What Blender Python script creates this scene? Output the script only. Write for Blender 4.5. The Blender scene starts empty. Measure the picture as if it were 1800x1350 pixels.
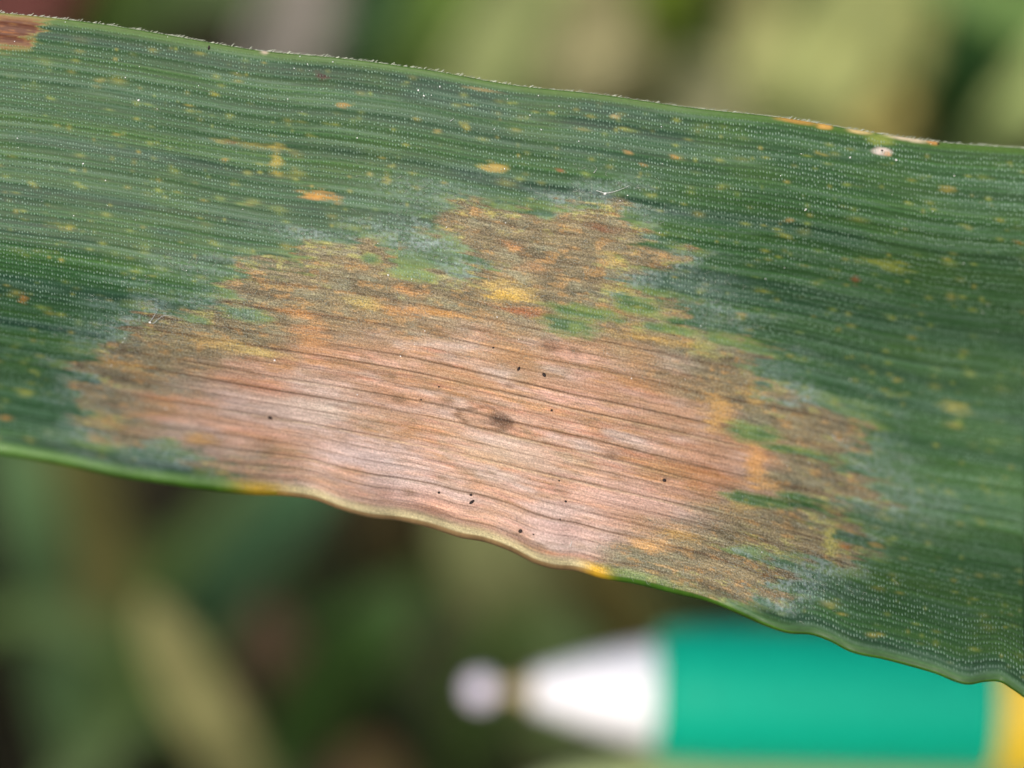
import bpy, math, random
import numpy as np
from mathutils import Vector, Matrix

random.seed(7)
R = math.radians
sc = bpy.context.scene
col = sc.collection

# ------------------------------------------------------------------ camera
PITCH = 50.0                       # degrees below the horizon
CAM_H = 0.345                      # lens height over the soil (m)
D0 = 0.120                         # focus distance (m)
FOVW = 0.0370                      # width of the field at the focus distance (m)
PXM = FOVW / 1800.0                # metres per reference pixel at D0
cam_d = bpy.data.cameras.new('camera')
cam = bpy.data.objects.new('camera', cam_d)
col.objects.link(cam)
cam.location = (0, 0, CAM_H)
cam.rotation_euler = (R(90 - PITCH), 0, 0)
cam_d.sensor_width = 36.0
cam_d.lens = 36.0 * D0 / FOVW
cam_d.clip_start = 0.01
cam_d.clip_end = 200
cam_d.dof.use_dof = True
cam_d.dof.focus_distance = D0
cam_d.dof.aperture_fstop = cam_d.lens / 4.0     # 4 mm iris
sc.camera = cam

# ------------------------------------------------------------------ sky, sun, exposure
SUN_EL, SUN_AZ = 58.0, 200.0       # azimuth clockwise from +Y; 200 = behind the camera, a little left
w = bpy.data.worlds.new('World'); sc.world = w; w.use_nodes = True
nt = w.node_tree
sky = nt.nodes.new('ShaderNodeTexSky'); sky.sky_type = 'NISHITA'; sky.sun_disc = False
sky.sun_elevation = R(SUN_EL); sky.sun_rotation = R(SUN_AZ)
sky.dust_density = 6.0; sky.air_density = 1.0; sky.ozone_density = 0.6
bg = nt.nodes['Background']; bg.inputs['Strength'].default_value = 0.12
nt.links.new(sky.outputs[0], bg.inputs['Color'])
sd = bpy.data.lights.new('sun', 'SUN'); sd.energy = 1.5; sd.angle = R(14); sd.color = (1.0, 0.93, 0.84)
sun = bpy.data.objects.new('sun', sd); col.objects.link(sun)
sdir = Vector((math.sin(R(SUN_AZ)) * math.cos(R(SUN_EL)), math.cos(R(SUN_AZ)) * math.cos(R(SUN_EL)), math.sin(R(SUN_EL))))
sun.rotation_euler = sdir.to_track_quat('Z', 'Y').to_euler()
sun.location = sdir * 3
sc.view_settings.view_transform = 'Standard'; sc.view_settings.look = 'None'
sc.view_settings.gamma = 1.0; sc.view_settings.use_curve_mapping = False
sc.view_settings.exposure = 0.42

# ------------------------------------------------------------------ helpers
Rx = np.array(cam.rotation_euler.to_matrix())
C0 = np.array(cam.location)

def P(px, py, d):
    """reference pixel at distance d in front of the lens plane -> world"""
    k = PXM * np.asarray(d, float) / D0
    loc = np.stack([(np.asarray(px, float) - 900) * k, -(np.asarray(py, float) - 675) * k, -np.asarray(d, float) * np.ones_like(k)], -1)
    return loc @ Rx.T + C0

def ground_d(px, py, z=0.0):
    a, b = P(px, py, 1.0), C0
    return (z - b[2]) / (a[2] - b[2])

def lin(c):
    c = np.asarray(c, float) / 255.0
    return np.where(c <= 0.04045, c / 12.92, ((c + 0.055) / 1.055) ** 2.4)

def hash2(i, j, s):
    h = (i.astype(np.int64) * 374761393 + j.astype(np.int64) * 668265263 + s * 974711 + 12345) & 0xFFFFFFFF
    h = ((h ^ (h >> 13)) * 1274126177) & 0xFFFFFFFF
    h = ((h ^ (h >> 16)) * 2246822519) & 0xFFFFFFFF
    return ((h ^ (h >> 15)) & 0xFFFFFF) / float(0xFFFFFF)

def vn(x, y, s=0):
    xi = np.floor(x); yi = np.floor(y); fx = x - xi; fy = y - yi
    fx = fx * fx * fx * (fx * (fx * 6 - 15) + 10); fy = fy * fy * fy * (fy * (fy * 6 - 15) + 10)
    a = hash2(xi, yi, s); b = hash2(xi + 1, yi, s); c = hash2(xi, yi + 1, s); d = hash2(xi + 1, yi + 1, s)
    return (a + (b - a) * fx) * (1 - fy) + (c + (d - c) * fx) * fy

def fbm(x, y, s=0, o=3, g=0.5):
    t = 0; a = 1; n = 0
    for k in range(o):
        t = t + a * vn(x * 2 ** k + 17.3 * k, y * 2 ** k + 5.1 * k, s + k); n += a; a *= g
    return t / n

def ss(a, b, x):
    t = np.clip((x - a) / (b - a), 0, 1)
    return t * t * (3 - 2 * t)

def mixc(c, target, m):
    return c + (np.asarray(target) - c) * m[..., None]

def tag(o, label=None, cat=None, group=None, kind=None):
    if label: o['label'] = label
    if cat: o['category'] = cat
    if group: o['group'] = group
    if kind: o['kind'] = kind
    return o

def empty(name, loc):
    o = bpy.data.objects.new(name, None); o.location = loc; o.empty_display_size = 0.005
    col.objects.link(o); return o

def mesh_obj(name, V, F, mat, parent=None, smooth=True):
    me = bpy.data.meshes.new(name)
    V = np.asarray(V, float)
    if parent is not None: V = V - np.array(parent.location)
    me.from_pydata(V.tolist(), [], [list(map(int, f)) for f in F])
    if smooth: me.polygons.foreach_set('use_smooth', [True] * len(me.polygons))
    me.materials.append(mat)
    o = bpy.data.objects.new(name, me); col.objects.link(o)
    if parent is not None: o.parent = parent
    return o

def np_mesh(name, V, Q, mat, parent, normals=None, attrs=None, uvs=None):
    """large quad mesh from arrays"""
    used, inv = np.unique(Q.ravel(), return_inverse=True)
    v = V[used] - np.array(parent.location)
    q = inv.reshape(-1, 4).astype(np.int32)
    me = bpy.data.meshes.new(name)
    me.vertices.add(len(v)); me.vertices.foreach_set('co', v.astype(np.float32).ravel())
    me.loops.add(q.size); me.loops.foreach_set('vertex_index', q.ravel())
    me.polygons.add(len(q)); me.polygons.foreach_set('loop_start', np.arange(0, q.size, 4, dtype=np.int32))
    me.update(calc_edges=True)
    me.polygons.foreach_set('use_smooth', np.ones(len(q), bool))
    for an, arr in (attrs or {}).items():
        at = me.attributes.new(an, 'FLOAT_COLOR', 'POINT')
        at.data.foreach_set('color', arr[used].astype(np.float32).ravel())
    for un, arr in (uvs or {}).items():
        at = me.attributes.new(un, 'FLOAT_VECTOR', 'POINT')
        at.data.foreach_set('vector', arr[used].astype(np.float32).ravel())
    if normals is not None:
        me.normals_split_custom_set_from_vertices(normals[used].tolist())
    me.materials.append(mat)
    o = bpy.data.objects.new(name, me); col.objects.link(o); o.parent = parent
    return o

class NG:
    """tiny shader-node builder"""
    def __init__(s, name):
        s.m = bpy.data.materials.new(name); s.m.use_nodes = True
        s.t = s.m.node_tree; s.b = s.t.nodes['Principled BSDF']; s.out = s.t.nodes['Material Output']
    def n(s, t, **kw):
        nd = s.t.nodes.new(t)
        for k, v in kw.items(): setattr(nd, k, v)
        return nd
    def put(s, sock, v):
        if v is None: return
        if hasattr(v, 'is_linked') or hasattr(v, 'links'): s.t.links.new(v, sock)
        else: sock.default_value = v
    def math(s, op, a, b=None, c=None, clamp=False):
        nd = s.n('ShaderNodeMath', operation=op); nd.use_clamp = clamp
        for i, v in enumerate((a, b, c)): s.put(nd.inputs[i], v)
        return nd.outputs[0]
    def vmul(s, v, k):
        nd = s.n('ShaderNodeVectorMath', operation='MULTIPLY'); s.put(nd.inputs[0], v); nd.inputs[1].default_value = k
        return nd.outputs[0]
    def noise(s, vec, scale, detail=2, rough=0.5):
        nd = s.n('ShaderNodeTexNoise'); nd.inputs['Scale'].default_value = scale
        nd.inputs['Detail'].default_value = detail; nd.inputs['Roughness'].default_value = rough
        s.put(nd.inputs['Vector'], vec); return nd.outputs['Fac']
    def ramp(s, v, lo, hi, a=0.0, b=1.0):
        nd = s.n('ShaderNodeMapRange'); nd.inputs[1].default_value = lo; nd.inputs[2].default_value = hi
        nd.inputs[3].default_value = a; nd.inputs[4].default_value = b; s.put(nd.inputs[0], v); return nd.outputs[0]
    def mix(s, fac, a, b, mode='MIX'):
        nd = s.n('ShaderNodeMix', data_type='RGBA', blend_type=mode)
        s.put(nd.inputs['Factor'], fac); s.put(nd.inputs['A'], a); s.put(nd.inputs['B'], b)
        return nd.outputs['Result']

# ------------------------------------------------------------------ soil
def soil_material():
    g = NG('soil')
    tc = g.n('ShaderNodeTexCoord').outputs['Object']
    a = g.noise(tc, 60, 6, 0.6); b = g.noise(tc, 400, 4, 0.6)
    c = g.mix(g.ramp(a, 0.3, 0.7), (0.008, 0.008, 0.004, 1), (0.026, 0.024, 0.012, 1))
    c = g.mix(g.ramp(b, 0.45, 0.75, 0, 0.5), c, (0.046, 0.044, 0.022, 1))
    g.put(g.b.inputs['Base Color'], c); g.b.inputs['Roughness'].default_value = 0.95
    g.b.inputs['Specular IOR Level'].default_value = 0.2
    bp = g.n('ShaderNodeBump'); bp.inputs['Strength'].default_value = 0.8; bp.inputs['Distance'].default_value = 0.002
    g.put(bp.inputs['Height'], b); g.put(g.b.inputs['Normal'], bp.outputs[0])
    return g.m
SOIL = soil_material()

def make_soil():
    # finely cloddy in view, one sheet stretched out to the horizon
    t = np.linspace(-1, 1, 161)
    ax = np.sign(t) * (np.abs(t) * 0.35 + np.abs(t) ** 14 * 60)
    X, Y = np.meshgrid(ax, ax + 0.30)
    r = np.hypot(X, Y - 0.3)
    Z = (fbm(X * 40 + 50, Y * 40 + 50, 11, 4) - 0.72) * 0.018 * (1 - ss(0.4, 3, r))
    n = len(t); idx = np.arange(n * n).reshape(n, n)
    Q = np.stack([idx[:-1, :-1], idx[:-1, 1:], idx[1:, 1:], idx[1:, :-1]], -1).reshape(-1, 4)
    o = mesh_obj('soil', np.stack([X, Y, Z], -1).reshape(-1, 3), Q, SOIL)
    tag(o, kind='structure')
make_soil()

# ------------------------------------------------------------------ background blades
def blade_material(name, rgb, trans=0.25):
    c = lin(rgb)
    g = NG(name)
    tc = g.n('ShaderNodeTexCoord').outputs['UV']
    st = g.noise(g.vmul(tc, (2.0, 26.0, 1)), 3, 3)
    bl = g.noise(g.vmul(tc, (6.0, 2.0, 1)), 2.2, 3)
    k = g.mix(g.ramp(st, 0.25, 0.75), (*(c * 0.72), 1), (*(c * 1.22), 1))
    k = g.mix(g.ramp(bl, 0.5, 0.8, 0, 0.35), k, (*(c * np.array([1.2, 1.05, 0.85])), 1))
    g.put(g.b.inputs['Base Color'], k); g.b.inputs['Roughness'].default_value = 0.55
    g.b.inputs['Specular IOR Level'].default_value = 0.35
    tr = g.n('ShaderNodeBsdfTranslucent'); g.put(tr.inputs['Color'], k)
    mx = g.n('ShaderNodeMixShader'); mx.inputs[0].default_value = trans
    g.t.links.new(g.b.outputs[0], mx.inputs[1]); g.t.links.new(tr.outputs[0], mx.inputs[2])
    g.t.links.new(mx.outputs[0], g.out.inputs['Surface'])
    return g.m

def spline(pts, n):
    pts = np.asarray(pts, float); m = len(pts)
    ext = np.vstack([2 * pts[0] - pts[1], pts, 2 * pts[-1] - pts[-2]])
    out = []
    for s in np.linspace(0, m - 1, n):
        i = min(int(s), m - 2); f = s - i
        p0, p1, p2, p3 = ext[i:i + 4]
        out.append(0.5 * ((2 * p1) + (p2 - p0) * f + (2 * p0 - 5 * p1 + 4 * p2 - p3) * f * f + (3 * p1 - p0 - 3 * p2 + p3) * f ** 3))
    return np.array(out)

def blade_geometry(path, width, tip=0.45, fold=0.25, seg=26, face=None, tip_w=0.04):
    """solid grass blade along a world path, gently folded on its midrib; face = direction its surface looks to"""
    c = spline(path, seg)
    tan = np.gradient(c, axis=0); tan /= np.linalg.norm(tan, axis=1)[:, None]
    f = np.array(face if face is not None else (0, -0.643, 0.766), float)
    side = np.cross(tan, f); side /= np.linalg.norm(side, axis=1)[:, None] + 1e-9
    nor = np.cross(side, tan)
    s = np.linspace(0, 1, seg)
    wd = width * (0.55 + 0.45 * ss(0, 0.3, s)) * np.where(s > 1 - tip, np.maximum(tip_w, np.sqrt(np.clip(1 - ((s - 1 + tip) / tip) ** 2, 0, 1))), 1)
    V = []; UV = []
    xs = np.array([-1, -0.55, 0, 0.55, 1]); th = 0.00022
    zs = np.array([0.30, 0.08, -0.12, 0.08, 0.30]) * fold * 2
    for k in range(seg):
        for x, z in zip(xs, zs): V.append(c[k] + side[k] * x * wd[k] / 2 + nor[k] * (z * wd[k] / 2 + th / 2)); UV.append((s[k] * 4, x / 2 + .5))
        for x, z in zip(xs[::-1], zs[::-1]): V.append(c[k] + side[k] * x * 0.97 * wd[k] / 2 + nor[k] * (z * wd[k] / 2 - th / 2)); UV.append((s[k] * 4, x / 2 + .5))
    F = []; m = 10
    for k in range(seg - 1):
        for j in range(m):
            a, b = k * m + j, k * m + (j + 1) % m
            F.append((a, b, b + m, a + m))
    F.append(tuple(range(m))[::-1]); F.append(tuple(range((seg - 1) * m, seg * m)))
    return np.array(V), F, UV

def set_uv(o, UV):
    me = o.data; uv = me.uv_layers.new(name='UVMap')
    li = np.empty(len(me.loops), np.int32); me.loops.foreach_get('vertex_index', li)
    uv.data.foreach_set('uv', np.asarray(UV, np.float32)[li].ravel())

def blade(label, rgb, wpx, pts, tip=0.45, face=None, fold=0.25, cat='leaf', name='grass_blade', tip_w=0.04):
    path = []
    for (x, y, d) in pts:
        if d == 'g': d = ground_d(x, y, -0.004)
        path.append(P(x, y, d))
    dm = [p[2] for p in pts if p[2] != 'g']; width = wpx * PXM * (sum(dm) / len(dm)) / D0
    V, F, UV = blade_geometry(path, width, tip, fold, face=face, tip_w=tip_w)
    root = empty(name, path[0])
    o = mesh_obj('blade', V, F, blade_material(name, rgb), root); set_uv(o, UV)
    # midrib: a slim raised cord down the back of the blade
    c = spline(path, 26); tan = np.gradient(c, axis=0); tan /= np.linalg.norm(tan, axis=1)[:, None]
    f = np.array(face if face is not None else (0, -0.643, 0.766), float)
    side = np.cross(tan, f); side /= np.linalg.norm(side, axis=1)[:, None] + 1e-9; nor = np.cross(side, tan)
    RV = []; RF = []
    for k in range(26):
        r = width * 0.05 * (1 - 0.8 * k / 25)
        for a in range(5): RV.append(c[k] + side[k] * r * math.cos(a * 1.2566) + nor[k] * (-0.12 * width * fold - 0.0002 + r * math.sin(a * 1.2566)))
    for k in range(25):
        for a in range(5): RF.append((k * 5 + a, k * 5 + (a + 1) % 5, k * 5 + 5 + (a + 1) % 5, k * 5 + 5 + a))
    rb = mesh_obj('midrib', RV, RF, blade_material('midrib', np.minimum(255, np.array(rgb) * 1.1)), root)
    tag(root, label, cat)
    return root

B = [
 # --- above the leaf
 ('dark reddish brown dead blade behind the leaf tip by its rust spot', (105, 63, 57), 177, [(-260, 260, 'g'), (-60, 60, .40), (60, -20, .385), (150, -140, .375)]),
 ('olive green upright blade between brown dead blade and dark soil gap', (101, 129, 55), 106, [(100, 330, 'g'), (150, 60, .40), (185, -40, .38), (215, -160, .36)]),
 ('greyish tan dead straw blade standing behind the leaf', (196, 190, 179), 153, [(400, 330, 'g'), (490, 110, .40), (530, 20, .38), (560, -160, .36)]),
 ('dark bluish green blade behind the grey tan straw', (68, 101, 63), 141, [(560, 380, 'g'), (630, 130, .42), (690, 10, .41), (740, -140, .40)]),
 ('mid green blade beside the bright yellow green blade', (123, 154, 72), 94, [(620, 380, 'g'), (720, 110, .39), (770, 10, .37), (830, -160, .36)]),
 ('bright yellow green blade leaning right behind the leaf', (213, 226, 154), 147, [(690, 430, 'g'), (820, 180, .37), (905, 40, .34), (965, -70, .32), (1030, -220, .31)]),
 ('broad olive tan withered blade next to the bright yellow green one', (167, 163, 120), 177, [(1130, 420, 'g'), (1070, 190, .40), (1040, 60, .39), (1000, -140, .38)]),
 ('grass green blade rising behind the olive tan withered blade', (129, 156, 57), 118, [(1090, 380, 'g'), (1150, 120, .41), (1175, -10, .39), (1210, -160, .38)]),
 ('pale cream yellow blade with blunt tip just above the leaf edge', (224, 222, 171), 141, [(1310, 480, 'g'), (1270, 300, .37), (1235, 190, .35), (1215, 100, .335)]),
 ('broad pale yellow green blade leaning across the others', (207, 217, 145), 200, [(1270, 460, 'g'), (1390, 220, .38), (1480, 70, .36), (1590, -110, .34)]),
 ('ochre yellow short blade beside the broad dark green blade', (188, 176, 103), 129, [(1610, 470, 'g'), (1560, 280, .38), (1530, 170, .37), (1510, 80, .36)]),
 ('broad dark green blade behind the leaf', (48, 85, 37), 224, [(1780, 430, 'g'), (1710, 180, .42), (1660, 30, .41), (1600, -150, .40)]),
 ('light green slanting blade crossing the broad dark green one', (185, 205, 132), 112, [(1560, 520, 'g'), (1740, 270, .36), (1830, 150, .34), (1960, -40, .33)]),
 ('medium green arching blade over the dark green gap', (101, 134, 66), 106, [(2050, 420, 'g'), (1940, 140, .37), (1800, 20, .36), (1600, -50, .36)]),
 ('olive yellow narrow blade between the pale cream tip and the broad pale blade', (182, 185, 126), 90, [(1240, 470, 'g'), (1310, 200, .39), (1330, 60, .38), (1350, -140, .37)]),
 ('pale green broad blade far behind the bright yellow green one', (160, 176, 120), 180, [(960, 470, 'g'), (1000, 150, .42), (1090, 0, .41), (1150, -200, .40)]),
 ('yellowish green blade right of the broad pale yellow green blade', (179, 185, 115), 110, [(1480, 500, 'g'), (1560, 190, .40), (1590, 40, .39), (1640, -150, .38)]),
 # --- below the leaf
 ('grey green upright blade under the leaf tip', (100, 134, 88), 120, [(150, 1460, 'g'), (105, 1150, .38), (60, 930, .35), (20, 720, .34)]),
 ('olive brown blade beside the grey green upright blade', (112, 112, 66), 130, [(250, 1240, 'g'), (180, 980, .41), (140, 830, .40), (110, 650, .39)]),
 ('dark teal green blade slanting up under the lesion', (78, 116, 80), 125, [(270, 1220, 'g'), (390, 1020, .37), (500, 900, .34), (610, 760, .33)]),
 ('pale straw green blade with blunt tip pointing up left', (176, 174, 116), 120, [(540, 1680, 'g'), (425, 1370, .30), (335, 1200, .28), (255, 1050, .27)]),
 ('pinkish brown withered blade beside the pale straw green one', (136, 110, 92), 110, [(630, 1480, 'g'), (540, 1260, .40), (490, 1150, .385), (455, 1060, .375)]),
 ('fresh green blade slanting up right between brown blades', (60, 90, 40), 150, [(430, 1440, 'g'), (560, 1230, .38), (640, 1130, .36), (730, 1030, .355)]),
 ('dark brown dead blade under the lesion', (104, 94, 62), 120, [(770, 1260, 'g'), (720, 1040, .42), (680, 920, .41), (640, 760, .40)]),
 ('light olive green broad blade right under the lesion edge', (150, 156, 104), 190, [(1010, 1380, 'g'), (930, 1110, .37), (870, 970, .355), (800, 800, .345)]),
 ('russet brown fallen blade between pale straw blade and pen', (100, 74, 58), 90, [(500, 1480, 'g'), (560, 1330, .42), (610, 1240, .41), (690, 1120, .41)]),
 ('tan blunt blade poking up below the pinkish brown one', (140, 122, 82), 110, [(760, 1640, 'g'), (690, 1460, .36), (655, 1350, .345), (645, 1305, .34)]),
 ('khaki withered blade above the pen nose', (124, 116, 66), 160, [(1160, 1420, 'g'), (1100, 1170, .40), (1060, 1030, .39), (1020, 850, .38)]),
]
for e in B: blade(*e)

# ------------------------------------------------------------------ grass mass on the soil
def make_grass_mass():
    rng = np.random.default_rng(5)
    V = []; F = []; UV = []; o = 0
    cx, cy = 0.0, 0.30
    for i in range(420):
        x = rng.uniform(-0.22, 0.22); y = rng.uniform(0.08, 0.62); a = rng.uniform(0, 6.28); h = rng.uniform(0.02, 0.07); l = rng.uniform(0.02, 0.06)
        p0 = np.array([x, y, -0.006]); d = np.array([math.cos(a), math.sin(a), 0])
        path = [p0, p0 + d * l * 0.25 + [0, 0, h * 0.7], p0 + d * l * 0.7 + [0, 0, h], p0 + d * l * 1.3 + [0, 0, h * 0.8]]
        v, f, u = blade_geometry(path, rng.uniform(0.003, 0.007), seg=8)
        V.append(v); UV += u
        F += [tuple(q + o for q in ff) for ff in f]; o += len(v)
    ob = mesh_obj('grass', np.vstack(V), F, blade_material('low_grass', (74, 98, 48)))
    set_uv(ob, UV)
    tag(ob, 'low dark green grass over the dark soil far behind the leaf', 'grass', kind='stuff')
make_grass_mass()

# ------------------------------------------------------------------ the pen
def plastic(name, rgb, rough=0.35, metal=0.0, spec=0.5):
    g = NG(name)
    tc = g.n('ShaderNodeTexCoord').outputs['Object']
    c = lin(rgb); k = g.noise(tc, 900, 3)
    g.put(g.b.inputs['Base Color'], g.mix(g.ramp(k, 0.3, 0.7), (*(c * 0.95), 1), (*np.minimum(1, c * 1.04), 1)))
    g.b.inputs['Roughness'].default_value = rough; g.b.inputs['Metallic'].default_value = metal
    g.b.inputs['Specular IOR Level'].default_value = spec
    bp = g.n('ShaderNodeBump'); bp.inputs['Strength'].default_value = 0.1; bp.inputs['Distance'].default_value = 0.0002
    g.put(bp.inputs['Height'], k); g.put(g.b.inputs['Normal'], bp.outputs[0])
    return g.m

PEN_D = 0.200
def make_pen():
    a = P(845, 1213, PEN_D); b = P(1845, 1238, PEN_D + 0.002)
    ax = (b - a); L1000 = np.linalg.norm(ax); ax /= L1000; k = L1000 / 1000.0       # metres per reference pixel here
    up = np.array([0, 0, 1.0]); s1 = np.cross(ax, up); s1 /= np.linalg.norm(s1); s2 = np.cross(s1, ax)
    root = empty('pen', a + ax * 1500 * k)
    def lathe(name, prof, mat, n=48):
        V = []; F = []
        for (x, r) in prof:
            for j in range(n):
                t = 2 * math.pi * j / n
                V.append(a + ax * x * k + (s1 * math.cos(t) + s2 * math.sin(t)) * r * k)
        for i in range(len(prof) - 1):
            for j in range(n): F.append((i * n + j, i * n + (j + 1) % n, (i + 1) * n + (j + 1) % n, (i + 1) * n + j))
        F.append(tuple(range(n))[::-1]); F.append(tuple(range((len(prof) - 1) * n, len(prof) * n)))
        return mesh_obj(name, V, F, mat, root)
    ball = [(-30 * math.cos(t), max(0.5, 30 * math.sin(t))) for t in np.linspace(0, 2.75, 16)]
    lathe('writing_tip', ball, plastic('lilac_steel', (242, 234, 248), 0.2, 0.0, 0.8))
    lathe('tip_neck', [(26, 11), (50, 15), (70, 22), (90, 30)], plastic('brass', (166, 150, 104), 0.4))
    cone = [(88, 31), (90, 33), (96, 36), (180, 64), (250, 82), (300, 92), (306, 91)]
    lathe('nose_cone', cone, plastic('white_plastic', (250, 250, 252), 0.3))
    bar = [(301, 93), (303, 104), (312, 114), (340, 121), (420, 125), (880, 126), (889, 126)]
    lathe('barrel', bar, plastic('turquoise_plastic', (4, 174, 140), 0.5, 0.0, 0.16))
    yel = [(889.5, 127), (893, 129), (1500, 129), (2500, 127), (2560, 120), (2580, 100), (2584, 60)]
    lathe('yellow_sleeve', yel, plastic('yellow_plastic', (236, 200, 58), 0.45, 0.0, 0.3))
    tag(root, 'turquoise pen with white nose cone and yellow sleeve lying behind the leaf', 'pen')
    return root
make_pen()
# blades the pen lies on
blade('light green flat blade the turquoise pen lies along', (190, 204, 146), 250, [(3300, 1990, 'g'), (2300, 1500, .212), (1700, 1440, .2040), (1250, 1424, .2030), (860, 1440, .205)], tip=0.3, face=(0, -0.12, 1.0), fold=0.08)

# ------------------------------------------------------------------ the diseased leaf
TOP = [(0, 24), (100, 34), (200, 47), (300, 64), (460, 91), (600, 104), (750, 124), (900, 151), (1050, 167), (1200, 189), (1400, 212), (1500, 229), (1640, 250), (1800, 262)]
BOT = [(0, 800), (60, 809), (120, 820), (200, 837), (300, 852), (380, 864), (440, 870), (500, 872), (550, 879), (600, 897), (650, 910), (700, 916), (760, 930), (810, 946), (850, 953), (900, 971), (940, 991), (975, 1001), (1010, 1004), (1060, 1018), (1120, 1028), (1180, 1043), (1250, 1060), (1300, 1080), (1345, 1100), (1385, 1113), (1430, 1117), (1460, 1128), (1490, 1144), (1560, 1161), (1640, 1183), (1705, 1204), (1735, 1199), (1760, 1200), (1780, 1212), (1800, 1226)]

def catmull(pts, x):
    pts = np.array(pts, float); X, Y = pts[:, 0], pts[:, 1]
    m = np.gradient(Y, X)
    i = np.clip(np.searchsorted(X, x) - 1, 0, len(X) - 2)
    h = X[i + 1] - X[i]; t = (x - X[i]) / h
    return (2 * t**3 - 3 * t**2 + 1) * Y[i] + (t**3 - 2 * t**2 + t) * h * m[i] + (-2 * t**3 + 3 * t**2) * Y[i + 1] + (t**3 - t**2) * h * m[i + 1]

def edges(x):
    xc = np.clip(x, 0, 1800)
    t = catmull(TOP, xc); b = catmull(BOT, xc)
    # out of frame: narrowing to the tip on the left and to the sheath on the right
    l = np.clip(-x, 0, None); r = np.clip(x - 1800, 0, None)
    mid = (t + b) / 2 - l * 0.17 + r * 0.16
    half = (b - t) / 2 * np.sqrt(np.clip(1 - (l / 3400.0) ** 1.6, 0.0004, 1)) * (1 - 0.72 * ss(300, 2600, r))
    return mid - half, mid + half

def smooth_bottom(x):
    xx = np.array([0, 200, 400, 600, 800, 1000, 1200, 1400, 1600, 1800.])
    yy = np.array([802, 838, 868, 905, 948, 1000, 1052, 1108, 1168, 1214.])
    xc = np.clip(x, 0, 1800); p = catmull(np.stack([xx, yy], 1), xc)
    return p

# columns (dense in view) and rows
uc = np.concatenate([np.linspace(-3390, -70, 70)[:-1], np.arange(-70, 1870, 1.65), np.linspace(1872, 4400, 60)])
NV = 500
tv = np.linspace(0, 1, NV)
nu = len(uc)
tp, bt = edges(uc)
bead = 4.0 + 6.0 * (0.25 + 0.75 * (1 - ss(1300, 1420, uc))) * (0.55 + 0.9 * vn(uc / 130, uc * 0 + 2, 77))
bead = bead * np.where(uc < 0, np.clip(1 + uc / 4000, .2, 1), 1)
bt = bt - 0.9 * bead
U = np.repeat(uc[:, None], NV, 1)
T = np.repeat(tv[None, :], nu, 0)
PX = U.copy()
PY = tp[:, None] + (bt - tp)[:, None] * T
# ripples of the lower margin die out into the blade: pull inner rows to the smooth bottom line
sb = np.where((uc >= 0) & (uc <= 1800), smooth_bottom(uc) - 10, bt)
PYs = tp[:, None] + (sb - tp)[:, None] * T
wv = ss(0.80, 1.0, T)
PY = PYs * (1 - wv) + PY * wv
DB = (bt[:, None] - PY)                # px above the lower margin
DT = (PY - tp[:, None])                # px below the upper margin
VP = T * 850.0                          # across-leaf coordinate that follows the veins, in px
inview = ss(-900, -100, U) * (1 - ss(1900, 2700, U))

# --- relief (px units toward the viewer)
rip = (catmull(BOT, np.clip(uc, 0, 1800)) - smooth_bottom(uc))[:, None]
Zr = np.zeros_like(U)
Zr += -360 * ss(0.10, 0.55, T) * (1 - ss(0.70, 1.0, T)) * ss(900, 1850, U)            # trough toward the right
Zr += -150 * ss(1200, 1900, U) * (1 - T)
Zr += 330 * ss(0.50, 1.0, T) * (1 - ss(60, 850, U))                                 # lower left comes forward
Zr += 55 * (T - 0.5)
Zr += -30 * np.cos((T - 0.45) * 5.0)
Zr += rip * 2.2 * ss(0.80, 1.0, T) + 16 * (vn(U / 150, U * 0 + 3, 3) - .5) * ss(0.72, 1.0, T)
# slow undulations
Zr += 14 * (fbm(U / 420, T * 4, 21, 2) - .5)
l = np.clip(-U, 0, None); r = np.clip(U - 1800, 0, None)
Zr += -(l ** 1.5) * 0.012 - r * 0.30 - (r ** 1.4) * 0.01

# vein rows: 96 fine rows, a stronger vein every third or so
rows = VP / 8.6 + 0.9 * (fbm(U / 210, VP / 70, 31, 2) - .5)
veinrow = rows / 3.0
ph = veinrow - np.floor(veinrow)
vid = np.floor(veinrow)
vstr = 0.35 + 0.65 * hash2(vid, vid * 0 + 1, 5)
ridge = np.exp(-((ph - 0.5) / 0.22) ** 2) * vstr                     # raised rib
groove = np.exp(-(np.minimum(ph, 1 - ph) / 0.08) ** 2)                # thin furrow between ribs
fine = 0.5 + 0.5 * np.cos(rows * 2 * np.pi)

# --- lesion masks, computed in stepped, vein-following coordinates
def sdf(poly, x, y):
    poly = np.array(poly, float); n = len(poly)
    d = np.full(x.shape, 1e18); ins = np.zeros(x.shape, bool)
    for i in range(n):
        ax_, ay = poly[i]; bx, by = poly[(i + 1) % n]
        ex, ey = bx - ax_, by - ay
        wx, wy = x - ax_, y - ay
        tt = np.clip((wx * ex + wy * ey) / (ex * ex + ey * ey + 1e-9), 0, 1)
        d = np.minimum(d, (wx - ex * tt) ** 2 + (wy - ey * tt) ** 2)
        c = ((ay > y) != (by > y)) & (x < (bx - ax_) * (y - ay) / (by - ay + 1e-12) + ax_)
        ins ^= c
    return np.sqrt(d) * np.where(ins, 1, -1)

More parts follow.
